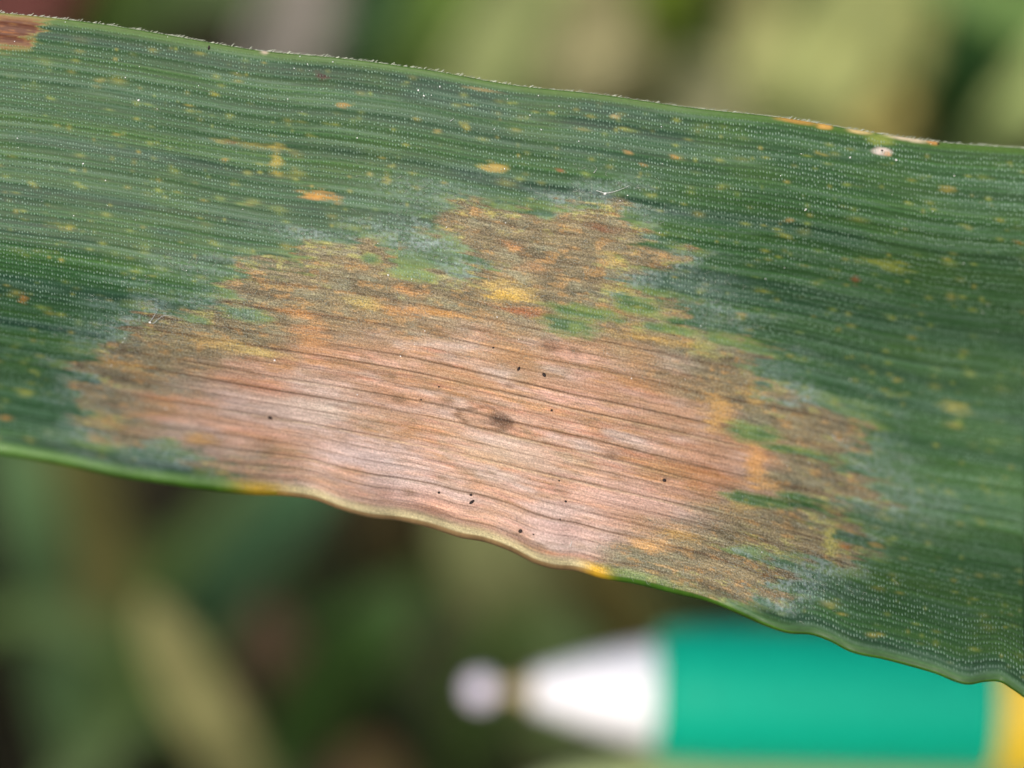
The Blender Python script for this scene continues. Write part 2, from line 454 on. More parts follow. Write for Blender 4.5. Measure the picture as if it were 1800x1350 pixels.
OUT = [(150, 640), (215, 602), (205, 577), (250, 548), (300, 562), (330, 552), (405, 540), (412, 472), (470, 465), (535, 470), (530, 450), (595, 428), (675, 436), (690, 470), (740, 494), (770, 482), (850, 492), (838, 440), (825, 415), (772, 395), (790, 370), (880, 374), (960, 388), (1005, 366), (1090, 370), (1085, 395), (1125, 412), (1085, 440), (1190, 452), (1085, 485), (1090, 520), (1160, 530), (1210, 556), (1120, 566), (1230, 590), (1290, 604), (1345, 632), (1300, 650), (1330, 690), (1410, 715), (1515, 745), (1515, 785), (1450, 800), (1560, 860), (1550, 890), (1400, 880), (1390, 905), (1490, 912), (1500, 985), (1420, 982), (1310, 966), (1375, 1010), (1365, 1040), (1250, 1046), (1150, 1036), (1065, 1024), (1040, 1100), (480, 1000), (480, 862), (440, 838), (370, 806), (330, 778), (190, 772), (150, 740), (160, 700)]
INN = [(300, 690), (400, 655), (500, 620), (560, 585), (700, 585), (800, 590), (900, 592), (960, 600), (1090, 622), (1180, 655), (1230, 700), (1280, 750), (1330, 800), (1320, 860), (1250, 885), (1200, 900), (1120, 930), (1060, 985), (1020, 1100), (560, 1000), (500, 850), (400, 790), (300, 755), (250, 735)]
strip = np.floor(rows / 2.0)
step_l = (hash2(strip, strip * 0 + 2, 9) - .5) * 56 + (hash2(np.floor(rows), strip * 0 + 3, 10) - .5) * 26
wob = (fbm(U / 40, VP / 11, 41, 3) - .5)
Xw = PX + step_l * np.where(PX < 700, 1, -1) + wob * 46
Yw = PY + (fbm(U / 55, VP / 22, 43, 2) - .5) * 30
SO = sdf(OUT, Xw, Yw)
SI = sdf(INN, PX + step_l * 0.8 + (fbm(U / 90, VP / 16, 45, 3) - .5) * 90, PY + (fbm(U / 120, VP / 40, 46, 2) - .5) * 50)

def ell(cx, cy, rx, ry, soft=0.6, jag=0.5, slope=0.16):
    """soft, streaky ellipse lying along the veins"""
    dx = (PX - cx); dy = (PY - cy - slope * dx)
    q = np.hypot(dx / rx, dy / ry) + jag * (wob_f)
    return 1 - ss(1 - soft, 1 + soft * 0.6, q)
wob_f = (fbm(U / 26, VP / 6, 51, 3) - .5)

K = 1.36    # albedo = observed tone / K
def tone(*c): return lin(c) / K

# base green with vein-following bands
band1 = fbm(U / 900, VP / 26, 61, 3)
band2 = fbm(U / 260, VP / 4.0, 62, 2)
band3 = fbm(U / 500, VP / 90, 63, 2)
blot = fbm(U / 160, VP / 70, 64, 3)
C = np.ones(U.shape + (3,)) * tone(57, 97, 53)
C = mixc(C, tone(46, 81, 58), ss(0.45, 0.72, band1))
C = mixc(C, tone(80, 118, 48), ss(0.40, 0.22, band1) * 0.5)
C = mixc(C, tone(76, 108, 72), ss(0.5, 0.8, band3) * 0.3)
C = mixc(C, tone(88, 122, 44), ss(0.50, 0.8, blot) * 0.35)
C = mixc(C, tone(84, 118, 72), ss(900, 1800, U) * 0.30)
C *= (0.75 + 0.50 * band2)[..., None]
C *= (0.70 + 0.46 * fine * (0.5 + 0.5 * vn(U / 150, np.floor(rows + .5), 66)))[..., None]
C *= (1 - 0.24 * groove * (0.2 + 0.8 * vstr))[..., None]
C = mixc(C, tone(98, 130, 92), ridge * 0.13)
C *= np.array([0.86, 0.92, 0.90])
# thin pale waxy streaks that come and go along single rows
wax = ss(0.60, 0.80, vn(U / 210, np.floor(rows), 65)) * np.exp(-((rows - np.floor(rows) - .5) / 0.28) ** 2)
C = mixc(C, tone(118, 152, 126), wax * 0.34)
# lighter yellow-green upper margin strip
C = mixc(C, tone(92, 126, 44), (1 - ss(3, 15, DT)) * 0.55)
# chlorotic fringe
fr = ss(-50, -2, SO) * ss(0.36, 0.7, fbm(U / 60, VP / 9, 71, 2))
C = mixc(C, tone(140, 160, 88), fr * 0.62)
# small chlorotic flecks over the green: soft, scattered, each along its vein
frng = np.random.default_rng(12)
for k in range(1300):
    x = frng.uniform(-50, 1850); i0 = int(np.searchsorted(uc, x)); f = frng.uniform(0.02, 0.98)
    y = PY[i0, int(f * (NV - 1))]
    rx = frng.uniform(3, 10); ry = frng.uniform(2.0, 4.2); al = frng.uniform(0.15, 0.72) ** 1.2
    if k % 9 == 0: rx *= 1.8; ry *= 1.7; al *= 0.8
    cc = [(150, 162, 72), (160, 166, 78), (168, 158, 76), (140, 160, 76), (150, 150, 66)][int(frng.integers(0, 5))]
    a0, a1 = np.searchsorted(uc, [x - 3 * rx, x + 3 * rx]); a1 = max(a1, a0 + 1)
    b0 = max(0, int((f - 0.05) * NV)); b1 = min(NV, int((f + 0.05) * NV) + 1)
    sl = (slice(a0, a1), slice(b0, b1))
    dx = PX[sl] - x; dy = PY[sl] - y - 0.16 * dx
    q = np.hypot(dx / rx, dy / ry) + 0.5 * (wob_f[sl])
    C[sl] = mixc(C[sl], tone(*cc), np.exp(-q * q * 1.2) * al)

# bloom of mould over green near the lesion
bl_n = fbm(U / 80, VP / 24, 81, 3)
bloom = ss(-95, -8, SO) * (1 - ss(0, 14, SO)) * ss(0.40, 0.72, bl_n) * 0.6
for (cx, cy, rx, ry, a) in [(735, 424, 75, 20, .7), (300, 570, 60, 22, .55), (200, 600, 60, 28, .45), (420, 555, 40, 30, .5), (160, 690, 45, 22, .55), (270, 545, 30, 20, .6), (760, 345, 90, 24, .4),
                            (1400, 700, 40, 22, .8), (1460, 750, 50, 25, .5), (1490, 785, 22, 14, .7), (1570, 880, 80, 30, .5), (1390, 1010, 60, 32, .7), (1330, 985, 40, 16, .5), (1560, 900, 60, 20, .4), (1500, 960, 60, 16, .35),
                            (1240, 545, 50, 26, .4), (1350, 660, 50, 24, .4), (260, 790, 70, 16, .35), (330, 470, 60, 14, .35), (1300, 1045, 80, 16, .45), (1230, 500, 60, 20, .35), (360, 530, 50, 18, .45), (1610, 905, 50, 24, .35)]:
    bloom = np.maximum(bloom, ell(cx, cy, rx * 1.35, ry * 1.5, 1.0, 0.8) * a * 0.95)
fuzzy = fbm(U / 5, VP / 4, 83, 3)
bloom_c = bloom * (0.30 + 1.3 * ss(.25, .75, fuzzy))
C = mixc(C, tone(142, 164, 160), np.clip(bloom_c, 0, 1) * 0.66)
C = mixc(C, tone(190, 200, 204), ss(0.50, 1.05, bloom * (0.4 + 1.2 * fuzzy)) * 0.35)

# --- lesion colours
SO = SO + 7 + 44 * (fbm(U / 42, VP / 6.5, 87, 3) - .5) + 8 * (fbm(U / 6, VP / 4, 88, 2) - .5)
les = ss(-10, 12, SO)
inn = ss(-55, 45, SI + 10 * wob)
L = np.ones_like(C) * tone(134, 124, 96)
b_n = fbm(U / 70, VP / 14, 91, 3)
L = mixc(L, tone(150, 136, 102), ss(0.45, 0.7, b_n) * .8)
L = mixc(L, tone(104, 94, 72), ss(0.50, 0.26, b_n) * 0.6)
L = mixc(L, tone(146, 146, 118), ss(0.52, 0.75, fbm(U / 60, VP / 24, 92, 3)) * 0.6)
L = mixc(L, tone(190, 150, 94), ss(0.56, 0.76, fbm(U / 22, VP / 8, 93, 3)) * 0.6)
L = mixc(L, tone(176, 176, 104), ss(0.58, 0.76, fbm(U / 26, VP / 8, 94, 3)) * ss(60, 5, SO) * 0.7)
L = mixc(L, tone(86, 78, 62), ss(0.56, 0.74, fbm(U / 20, VP / 6, 90, 3)) * 0.42)
# inner tan
In = np.ones_like(C) * tone(194, 156, 128)
p_n = fbm(U / 130, VP / 40, 95, 4); p_s = fbm(U / 70, VP / 8, 96, 3)
In = mixc(In, tone(212, 174, 154), ss(0.42, 0.75, p_n) * .9)
In = mixc(In, tone(166, 136, 100), ss(0.55, 0.25, p_n) * 0.75)
In = mixc(In, tone(200, 152, 106), ss(0.48, 0.76, p_s) * 0.85)
In = mixc(In, tone(198, 140, 112), ss(0.52, 0.80, fbm(U / 70, VP / 7, 97, 3)) * 0.65)
In = mixc(In, tone(208, 190, 178), ss(0.44, 0.74, fbm(U / 110, VP / 30, 98, 4)) * 0.8)
In = mixc(In, tone(150, 130, 102), ss(0.52, 0.78, fbm(U / 34, VP / 14, 99, 3)) * 0.5)
for (cx, cy, rx, ry, c, a) in [(545, 715, 90, 22, (214, 196, 178), .9), (640, 805, 90, 26, (222, 204, 198), .95), (720, 860, 90, 20, (212, 184, 176), .6), (900, 795, 110, 20, (206, 186, 164), .7), (830, 635, 50, 9, (204, 180, 168), .5), (1080, 880, 110, 26, (220, 184, 172), .7), (1010, 620, 60, 14, (222, 172, 148), .7), (980, 930, 80, 20, (214, 186, 180), .7), (1010, 700, 90, 14, (222, 180, 164), .6),
                               (1250, 820, 80, 50, (176, 124, 78), .7), (1190, 690, 80, 16, (176, 122, 74), .7), (1140, 925, 70, 30, (176, 132, 94), .6), (460, 765, 90, 12, (190, 134, 98), .6), (700, 700, 80, 16, (196, 140, 102), .6), (620, 830, 30, 8, (196, 138, 80), .8), (770, 895, 30, 12, (206, 150, 112), .7), (460, 680, 80, 10, (206, 142, 108), .7), (1230, 675, 60, 9, (190, 122, 64), .8)]:
    In = mixc(In, tone(*c), ell(cx, cy, rx * 1.2, ry * 1.4, 1.0, 1.0) * a)
hi_part = ss(800, 640, PY - 0.16 * (PX - 800))          # upper half of the blotch: more olive and ochre
In = mixc(In, tone(172, 134, 96), hi_part * ss(0.35, 0.62, fbm(U / 60, VP / 14, 89, 3)) * 0.5)
In = mixc(In, tone(214, 182, 168), (1 - hi_part) * ss(0.40, 0.62, fbm(U / 120, VP / 40, 86, 3)) * 0.35)
L = L * (1 - inn[..., None]) + In * inn[..., None]
# fibre streaks and vein furrows in the dry tissue
L *= (0.80 + 0.40 * fbm(U / 150, VP / 3.2, 101, 2))[..., None]
L *= (0.86 + 0.28 * fbm(U / 60, VP / 7, 102, 2))[..., None]
br = hash2(np.floor(veinrow + .5), vid * 0 + 4, 15)
gl = np.exp(-(np.minimum(ph, 1 - ph) / (0.055 + 0.022 * br)) ** 2) * (0.5 + 0.5 * ss(.3, .7, br)) * (0.6 + 0.4 * vn(U / 260, np.floor(veinrow + .5), 16))
L = mixc(L, tone(92, 66, 46), np.clip(gl * 0.95, 0, 1))
hl = np.exp(-((ph - 0.12) / 0.06) ** 2) * (br > 0.45) * vn(U / 260, np.floor(veinrow + .5), 17)  # highlight along one flank of the stronger veins, painted into the colour
L = mixc(L, tone(220, 196, 150), hl * 0.40 * inn)
# yellow / orange patches and green islands
for (cx, cy, rx, ry, c, a) in [(890, 512, 40, 16, (216, 186, 108), 1), (880, 522, 24, 7, (206, 168, 72), 1), (1150, 596, 70, 6, (208, 172, 96), .95), (1262, 718, 22, 26, (216, 172, 104), 1), (1255, 745, 16, 14, (212, 168, 100), .9), (1328, 812, 14, 34, (222, 164, 92), 1), (1345, 850, 26, 14, (214, 170, 112), .8), (1142, 958, 30, 9, (220, 172, 112), 1), (1325, 695, 14, 18, (200, 166, 96), .9), (1462, 950, 12, 28, (188, 184, 96), 1), (1195, 940, 30, 7, (206, 166, 92), .8),
                               (380, 602, 46, 9, (204, 170, 104), .9), (455, 618, 44, 7, (206, 184, 112), .9), (352, 772, 26, 8, (208, 160, 84), .9), (640, 533, 26, 10, (196, 178, 108), .9), (545, 588, 30, 26, (206, 150, 96), .8), (715, 512, 28, 8, (210, 152, 92), .9), (765, 548, 46, 7, (214, 156, 82), .9), (925, 548, 46, 8, (176, 104, 66), .9), (700, 545, 30, 8, (208, 148, 84), .7), (1090, 548, 40, 7, (190, 140, 84), .6), (205, 640, 40, 7, (200, 158, 90), .8), (160, 730, 24, 10, (190, 172, 98), .8), (520, 550, 30, 8, (206, 150, 90), .7), (250, 660, 30, 8, (196, 150, 90), .7), (300, 700, 50, 7, (190, 132, 92), .6), (1305, 890, 40, 8, (200, 172, 100), .7), (940, 470, 30, 10, (190, 140, 96), .6), (900, 432, 20, 8, (196, 140, 88), .7), (1080, 460, 14, 12, (206, 176, 92), .9), (1090, 510, 24, 10, (186, 176, 90), .8), (1240, 610, 24, 14, (170, 176, 100), .8)]:
    L = mixc(L, tone(*c), ell(cx, cy, rx * 1.15, ry * 1.15, 0.98, 1.7) * a * 0.72)
# dark blotch with its ring
ring = np.abs(np.hypot((PX - 852) / 50, (PY - 736 - .12 * (PX - 852)) / 21) + 0.5 * wob_f - 0.9)
L = mixc(L, tone(112, 84, 62), (1 - ss(0.05, 0.22, ring)) * 0.6)
L = mixc(L, tone(74, 54, 42), ell(878, 739, 24, 14, 0.8, 0.9, 0.2) * 0.85)
for (cx, cy, rx) in [(700, 700, 14), (895, 678, 10), (790, 703, 14), (690, 662, 8), (1075, 800, 14), (720, 865, 12), (1230, 505, 20), (970, 610, 22), (1010, 618, 12)]:
    L = mixc(L, tone(116, 92, 70), ell(cx, cy, rx, rx * .6, 0.9, 0.7) * 0.6)
green_isl = np.zeros_like(U)
for (cx, cy, rx, ry) in [(1000, 572, 52, 20), (1030, 550, 70, 14), (1325, 762, 52, 18), (1390, 790, 60, 8), (725, 482, 46, 12), (650, 455, 20, 10), (1340, 880, 70, 12), (1400, 875, 40, 8), (1180, 580, 60, 9), (1120, 540, 40, 16), (1270, 600, 26, 10), (430, 552, 50, 12), (340, 560, 30, 8), (1310, 970, 40, 10)]:
    green_isl = np.maximum(green_isl, ell(cx, cy, rx, ry, 0.5, 0.8))
gi = mixc(C, tone(136, 158, 88), np.clip(1.2 - green_isl, 0, 1) * 0.9)
L = L * (1 - green_isl[..., None]) + gi * green_isl[..., None]
C = C * (1 - les[..., None]) + L * les[..., None]
dry = les * (1 - green_isl)

# --- single flecks, spots and the rust spot by the tip
RUST = [(-200, 20), (30, 26), (78, 36), (66, 60), (44, 80), (0, 86), (-120, 84)]
SR = sdf(RUST, PX + wob_f * 60 + (hash2(np.floor(rows), strip * 0 + 2, 19) - .5) * 26, PY + wob_f * 14) - 3
C = mixc(C, tone(140, 140, 70), ss(-18, 2, SR) * .8)
C = mixc(C, tone(140, 92, 54), ss(-9, 7, SR) * .9)
rn = fbm(U / 24, VP / 5, 111, 3)
C = mixc(C, tone(98, 56, 36), ss(-1, 9, SR) * ss(0.22, 0.5, rn + 0.12) * ss(4, 14, DT))
C = mixc(C, tone(156, 100, 56), ss(6, 14, SR) * ss(0.55, 0.75, rn) * (1 - ss(15, 50, PX)) * .8)
FL = [(556, 343, 30, 9, (222, 158, 70), 1), (485, 281, 13, 24, (190, 168, 74), .85), (430, 255, 60, 6, (150, 142, 66), .8), (410, 252, 12, 5, (110, 66, 40), .9), (866, 293, 18, 8, (206, 174, 92), .9), (680, 312, 8, 10, (170, 160, 74), .7), (565, 134, 11, 7, (84, 40, 36), 1), (565, 131, 6, 4, (40, 22, 24), .9), (375, 165, 10, 5, (176, 170, 66), .7), (604, 185, 12, 4, (206, 156, 76), .8), (115, 400, 22, 7, (170, 166, 70), .8), (1503, 493, 10, 7, (150, 72, 44), 1), (1562, 465, 38, 9, (160, 166, 74), .7), (1680, 718, 24, 11, (176, 170, 90), .75), (42, 690, 16, 7, (172, 176, 80), .8), (8, 735, 14, 5, (206, 138, 58), .9), (40, 524, 9, 8, (190, 130, 60), .8), (178, 768, 20, 6, (196, 120, 84), .9), (985, 300, 10, 5, (170, 104, 70), .8), (1080, 205, 10, 5, (200, 180, 120), .8), (820, 224, 8, 9, (168, 160, 60), .7), (235, 285, 10, 6, (180, 160, 70), .6), (205, 236, 9, 5, (180, 164, 70), .6), (465, 92, 9, 6, (222, 200, 180), 1), (472, 88, 6, 4, (200, 120, 60), .9), (1105, 268, 9, 4, (206, 160, 96), .8), (1184, 274, 9, 4, (206, 156, 76), .8), (1392, 386, 12, 5, (196, 160, 92), .7), (1382, 415, 18, 6, (160, 164, 76), .7), (395, 280, 10, 4, (206, 158, 70), .7), (770, 230, 9, 4, (190, 170, 90), .6), (1060, 402, 24, 7, (140, 92, 66), .8), (1485, 960, 10, 5, (190, 130, 66), .8), (1540, 960, 14, 5, (196, 156, 80), .7), (1305, 555, 12, 5, (190, 160, 90), .8), (1665, 330, 14, 6, (170, 150, 70), .7), (1790, 425, 10, 5, (180, 110, 60), .8), (1130, 290, 8, 4, (196, 150, 80), .6), (120, 402, 8, 3, (196, 178, 70), .8), (850, 158, 26, 4, (176, 156, 100), .7)]
for (cx, cy, rx, ry, c, a) in FL:
    C = mixc(C, tone(*c), ell(cx, cy, rx * .92, ry * .92, 1.0, 2.2) * a * 0.76)
# bleached upper margin on the right with the small scar under it
for (cx, cy, rx, ry, c, a) in [(1600, 240, 50, 9, (222, 204, 172), 1), (1510, 229, 26, 7, (214, 190, 130), .9), (1450, 222, 14, 6, (216, 168, 88), .9), (1400, 213, 34, 5, (196, 150, 76), .8), (1640, 250, 12, 5, (206, 150, 84), .9), (1550, 266, 18, 7, (226, 212, 200), 1), (1560, 270, 8, 4, (206, 164, 120), .9), (1548, 246, 26, 10, (150, 164, 76), .7)]:
    C = mixc(C, tone(*c), ell(cx, cy, rx, ry, 0.6, 0.6, 0.13) * a)
# lower margin rim: lit lip painted in as paler colour, cream where dry, green elsewhere
rimk = 1 - ss(4, 20, DB)
rim_green = tone(120, 158, 92); rim_dry = tone(198, 188, 142)
rd = ss(455, 520, U) * (1 - ss(1020, 1070, U))
C = mixc(C, rim_green, rimk * (1 - rd) * (0.7 - 0.5 * ss(1080, 1250, U)))
C = mixc(C, rim_dry, rimk * rd * 0.9)
C = mixc(C, tone(226, 180, 60), rimk * np.maximum(np.exp(-((U - 1050) / 22) ** 2), 0.8 * np.exp(-((U - 455) / 40) ** 2)))

dots = (1 - ss(-10, 6, SO) * (1 - green_isl)) * (1 - ss(-6, 4, SR)) * ss(3, 16, DT) * ss(6, 26, DB) * inview
grain = np.clip(les * (1 - 0.42 * inn) * (1 - 0.7 * green_isl) + 0.5 * bloom, 0, 1)
COLA = np.concatenate([np.clip(C, 0.004, 0.9), np.ones(U.shape + (1,))], -1).reshape(-1, 4)
MSKA = np.stack([dots, grain, dry, np.clip(bloom, 0, 1)], -1).reshape(-1, 4)

# relief of veins, furrows, dry wrinkles
Zr += inview * (1.0 * ridge * (1 - 0.3 * dry) - 0.7 * groove * (1 - dry) - 1.6 * gl * dry + 0.5 * fine * (1 - dry))
Zr += inview * dry * (2.0 * (fbm(U / 120, VP / 7, 121, 2) - .5) + 5 * (fbm(U / 140, VP / 40, 122, 2) - .5))
# lip of the lower margin
lipA = 18 + 8 * np.sin(U / 97.0) + 11 * (vn(U / 62, U * 0 + 9, 33) - .5) * 2
lipA = lipA * (0.25 + 0.75 * (1 - ss(1280, 1400, U)))
lip = ss(34 - 12 * ss(1280, 1400, U), 3, DB) * np.clip(lipA, 3, 40)
Zr += lip

LEAF0 = P(1800 + 2600, 2050, 0.15)
leaf = empty('wheat_leaf', LEAF0)
TOPV = P(PX, PY, D0 - Zr * PXM)

# closed body: rolled lower bead, blunt upper rim, underside
viewn = Rx @ np.array([0, 0, 1.0]); imgdown = Rx @ np.array([0, -1.0, 0])
rings = [TOPV]
extra = []
for a in np.linspace(0.25, 2.9, 9):
    extra.append(TOPV[:, -1] + (imgdown[None] * (math.sin(a) * 0.95) - viewn[None] * 1.7 * (1 - math.cos(a)))[:] * (bead * PXM)[:, None])
extra = np.stack(extra, 1)
nb = 72
und = []
for t in np.linspace(0.97, 0.0, nb):
    j = int(round(t * (NV - 1)))
    und.append(TOPV[:, j] - viewn[None] * ((9 + 6 * ss(.6, 1, np.array(t))) * PXM))
und = np.stack(und, 1)
und[:, -1] += 0
topb = np.stack([TOPV[:, 0] + (-imgdown * math.sin(a) * 0.5 - viewn * (1 - math.cos(a)))[None] * (5 * PXM) for a in (2.2, 1.4, 0.6)], 1)
ALL = np.concatenate([TOPV, extra, und, topb], 1)
NR = ALL.shape[1]
Vall = ALL.reshape(-1, 3)
def pad(A, edge_lo, edge_hi):
    A = A.reshape(nu, NV, -1)
    return np.concatenate([A, np.repeat(edge_lo[:, None], NR - NV - 3, 1), np.repeat(edge_hi[:, None], 3, 1)], 1).reshape(nu * NR, -1)
cg = COLA.reshape(nu, NV, 4)
beadcol = np.concatenate([np.where((rd[:, :1] > .5), tone(150, 124, 86), tone(70, 112, 34)), np.ones((nu, 1))], 1)
yy = np.maximum(np.exp(-((uc - 1050) / 22) ** 2), 0.7 * np.exp(-((uc - 460) / 40) ** 2))[:, None]
beadcol[:, :3] = beadcol[:, :3] * (1 - yy) + tone(214, 170, 50) * yy
beadcol[:, :3] *= (0.8 + 0.4 * vn(uc / 30, uc * 0, 5))[:, None]
COLF = pad(COLA, beadcol, cg[:, 0])
MSKF = pad(MSKA, np.zeros((nu, 4)), np.zeros((nu, 4)))
UVP = np.stack([U / 5.3, rows, np.zeros_like(U)], -1)
UVF = pad(UVP, UVP[:, -1], UVP[:, 0])
UPX = np.stack([U / 100.0, VP / 100.0, np.zeros_like(U)], -1)
UPF = pad(UPX, UPX[:, -1], UPX[:, 0])

G = ALL
du = np.empty_like(G); du[1:-1] = G[2:] - G[:-2]; du[0] = G[1] - G[0]; du[-1] = G[-1] - G[-2]
dv = np.roll(G, -1, 1) - np.roll(G, 1, 1)
NRM = np.cross(dv, du); NRM /= np.linalg.norm(NRM, axis=2)[..., None] + 1e-20
if (NRM[nu // 2, NV // 2] @ viewn) < 0: NRM = -NRM; FLIP = True
else: FLIP = False
NRMF = NRM.reshape(-1, 3)
idx = np.arange(nu * NR).reshape(nu, NR); idn = np.roll(idx, -1, 1)
Q = np.stack([idx[:-1], idx[1:], idn[1:], idn[:-1]], -1)
fn = np.cross(Vall[Q[nu // 2, NV // 2, 1]] - Vall[Q[nu // 2, NV // 2, 0]], Vall[Q[nu // 2, NV // 2, 3]] - Vall[Q[nu // 2, NV // 2, 0]])
if fn @ viewn < 0: Q = Q[..., ::-1]
lab = np.zeros((nu - 1, NR), np.int32)
lab[:, :NV - 1][(dry[:-1, :-1] > 0.5)] = 1
lab[:, :NV - 1][(SR[:-1, :-1] > -1)] = 2
lab[:, NV - 1:NV + 9] = 3
FLK = [i for i, f in enumerate(FL) if f[2] * f[3] > 85 and f[5] >= .7]
for k, i in enumerate(FLK):
    cx, cy, rx, ry, c, a = FL[i]
    lab[:, :NV - 1][(ell(cx, cy, rx, ry, 0.7, 0.6) > 0.5)[:-1, :-1] & (lab[:, :NV - 1] == 0)] = 10 + k

def leaf_material():
    g = NG('leaf_tissue')
    at = g.n('ShaderNodeAttribute', attribute_name='albedo').outputs['Color']
    ms = g.n('ShaderNodeAttribute', attribute_name='tissue')
    sp = g.n('ShaderNodeSeparateColor'); g.put(sp.inputs[0], ms.outputs['Color'])
    dots, grain, dry = sp.outputs[0], sp.outputs[1], sp.outputs[2]; blo = ms.outputs['Alpha']
    uv = g.n('ShaderNodeAttribute', attribute_name='stoma_uv').outputs['Vector']
    px = g.n('ShaderNodeAttribute', attribute_name='leaf_px').outputs['Vector']
    # stomata: jittered grid of pale beads along the rows
    vo = g.n('ShaderNodeTexVoronoi', voronoi_dimensions='2D', feature='F1'); vo.inputs['Scale'].default_value = 1.0
    vo.inputs['Randomness'].default_value = 0.42; g.put(vo.inputs['Vector'], uv)
    rs = g.n('ShaderNodeSeparateColor'); g.put(rs.inputs[0], vo.outputs['Color'])
    spot = g.ramp(vo.outputs['Distance'], 0.14, 0.34, 1.0, 0.0)
    keep = g.ramp(rs.outputs[0], 0.05, 0.55, 0.25, 1.0)
    pat = g.ramp(g.noise(g.vmul(px, (0.5, 3.0, 1)), 1.6, 3), 0.32, 0.64, 0.15, 1.25)
    spot = g.math('MULTIPLY', g.math('MULTIPLY', spot, keep), g.math('MULTIPLY', dots, pat))
    c = g.mix(g.math('MULTIPLY', spot, 0.42), at, (0.30, 0.44, 0.34, 1))
    # granular fuzz on the brown fringe and where mould sits
    gr = g.noise(px, 30.0, 2, 0.7)
    gv = g.ramp(gr, 0.30, 0.70, 0.40, 1.65)
    gm = g.math('MULTIPLY', grain, 0.95)
    c2 = g.mix(1.0, c, g.mix(0.0, gv, gv), 'MULTIPLY')
    c = g.mix(gm, c, c2)
    gw = g.math('MULTIPLY', g.ramp(g.noise(px, 40.0, 1, 0.5), 0.56, 0.72), g.math('MULTIPLY', grain, 0.55))
    c = g.mix(gw, c, (0.42, 0.39, 0.31, 1))
    # fibres of the dry tissue
    fb = g.noise(g.vmul(px, (1.6, 30.0, 1)), 1.0, 3, 0.65)
    c3 = g.mix(1.0, c, g.mix(0.0, g.ramp(fb, 0.28, 0.72, 0.60, 1.36), (0, 0, 0, 1)), 'MULTIPLY')
    c = g.mix(g.math('MULTIPLY', dry, 0.8), c, c3)
    fp = g.noise(g.vmul(px, (9.0, 16.0, 1)), 1.0, 3, 0.7)
    c4 = g.mix(1.0, c, g.mix(0.0, g.ramp(fp, 0.3, 0.7, 0.82, 1.18), (0, 0, 0, 1)), 'MULTIPLY')
    c = g.mix(0.8, c, c4)
    g.put(g.b.inputs['Base Color'], c)
    rg = g.math('ADD', 0.46, g.math('MULTIPLY', dry, 0.22)); rg = g.math('ADD', rg, g.math('MULTIPLY', blo, 0.2))
    g.put(g.b.inputs['Roughness'], rg)
    g.put(g.b.inputs['Specular IOR Level'], g.math('SUBTRACT', 0.20, g.math('MULTIPLY', dry, 0.06)))
    h = g.math('ADD', g.math('MULTIPLY', spot, 1.0), g.math('MULTIPLY', g.math('MULTIPLY', fb, dry), 1.2))
    h = g.math('ADD', h, g.math('MULTIPLY', g.math('MULTIPLY', gr, grain), 1.4))
    bp = g.n('ShaderNodeBump'); bp.inputs['Strength'].default_value = 0.6; bp.inputs['Distance'].default_value = 0.00003
    g.put(bp.inputs['Height'], h); g.put(g.b.inputs['Normal'], bp.outputs[0])
    return g.m
LEAFMAT = leaf_material()

attrs = {'albedo': COLF, 'tissue': MSKF}; uvs = {'stoma_uv': UVF, 'leaf_px': UPF}
def leaf_part(name, sel, label=None):
    q = Q[sel].reshape(-1, 4)
    if len(q) == 0: return None
    o = np_mesh(name, Vall, q, LEAFMAT, leaf, NRMF, attrs, uvs)
    if label: o['label'] = label
    return o
leaf_part('blade', lab == 0)
leaf_part('lesion', lab == 1, 'large tan and brown blotch reaching the lower margin')
leaf_part('rust_spot', lab == 2, 'dark rusty brown spot on the upper margin')
leaf_part('rolled_margin', lab == 3, 'rolled lower edge, green with a dry tan stretch')
for k, i in enumerate(FLK):
    leaf_part('fleck', lab == 10 + k)

# --- surface sampler
def surf(px, py):
    i = int(np.clip(np.searchsorted(uc, px), 1, nu - 2))
    j = int(np.clip(np.searchsorted(PY[i], py), 0, NV - 1))
    return i, j, ALL[i, j], NRM[i, j]

def simple(name, rgb, rough=0.6, spec=0.3):
    g = NG(name); tc = g.n('ShaderNodeTexCoord').outputs['Object']
    c = lin(rgb); k = g.noise(tc, 4000, 2)
    g.put(g.b.inputs['Base Color'], g.mix(g.ramp(k, .3, .7), (*(c * .8), 1), (*np.minimum(1, c * 1.15), 1)))
    g.b.inputs['Roughness'].default_value = rough; g.b.inputs['Specular IOR Level'].default_value = spec
    return g.m

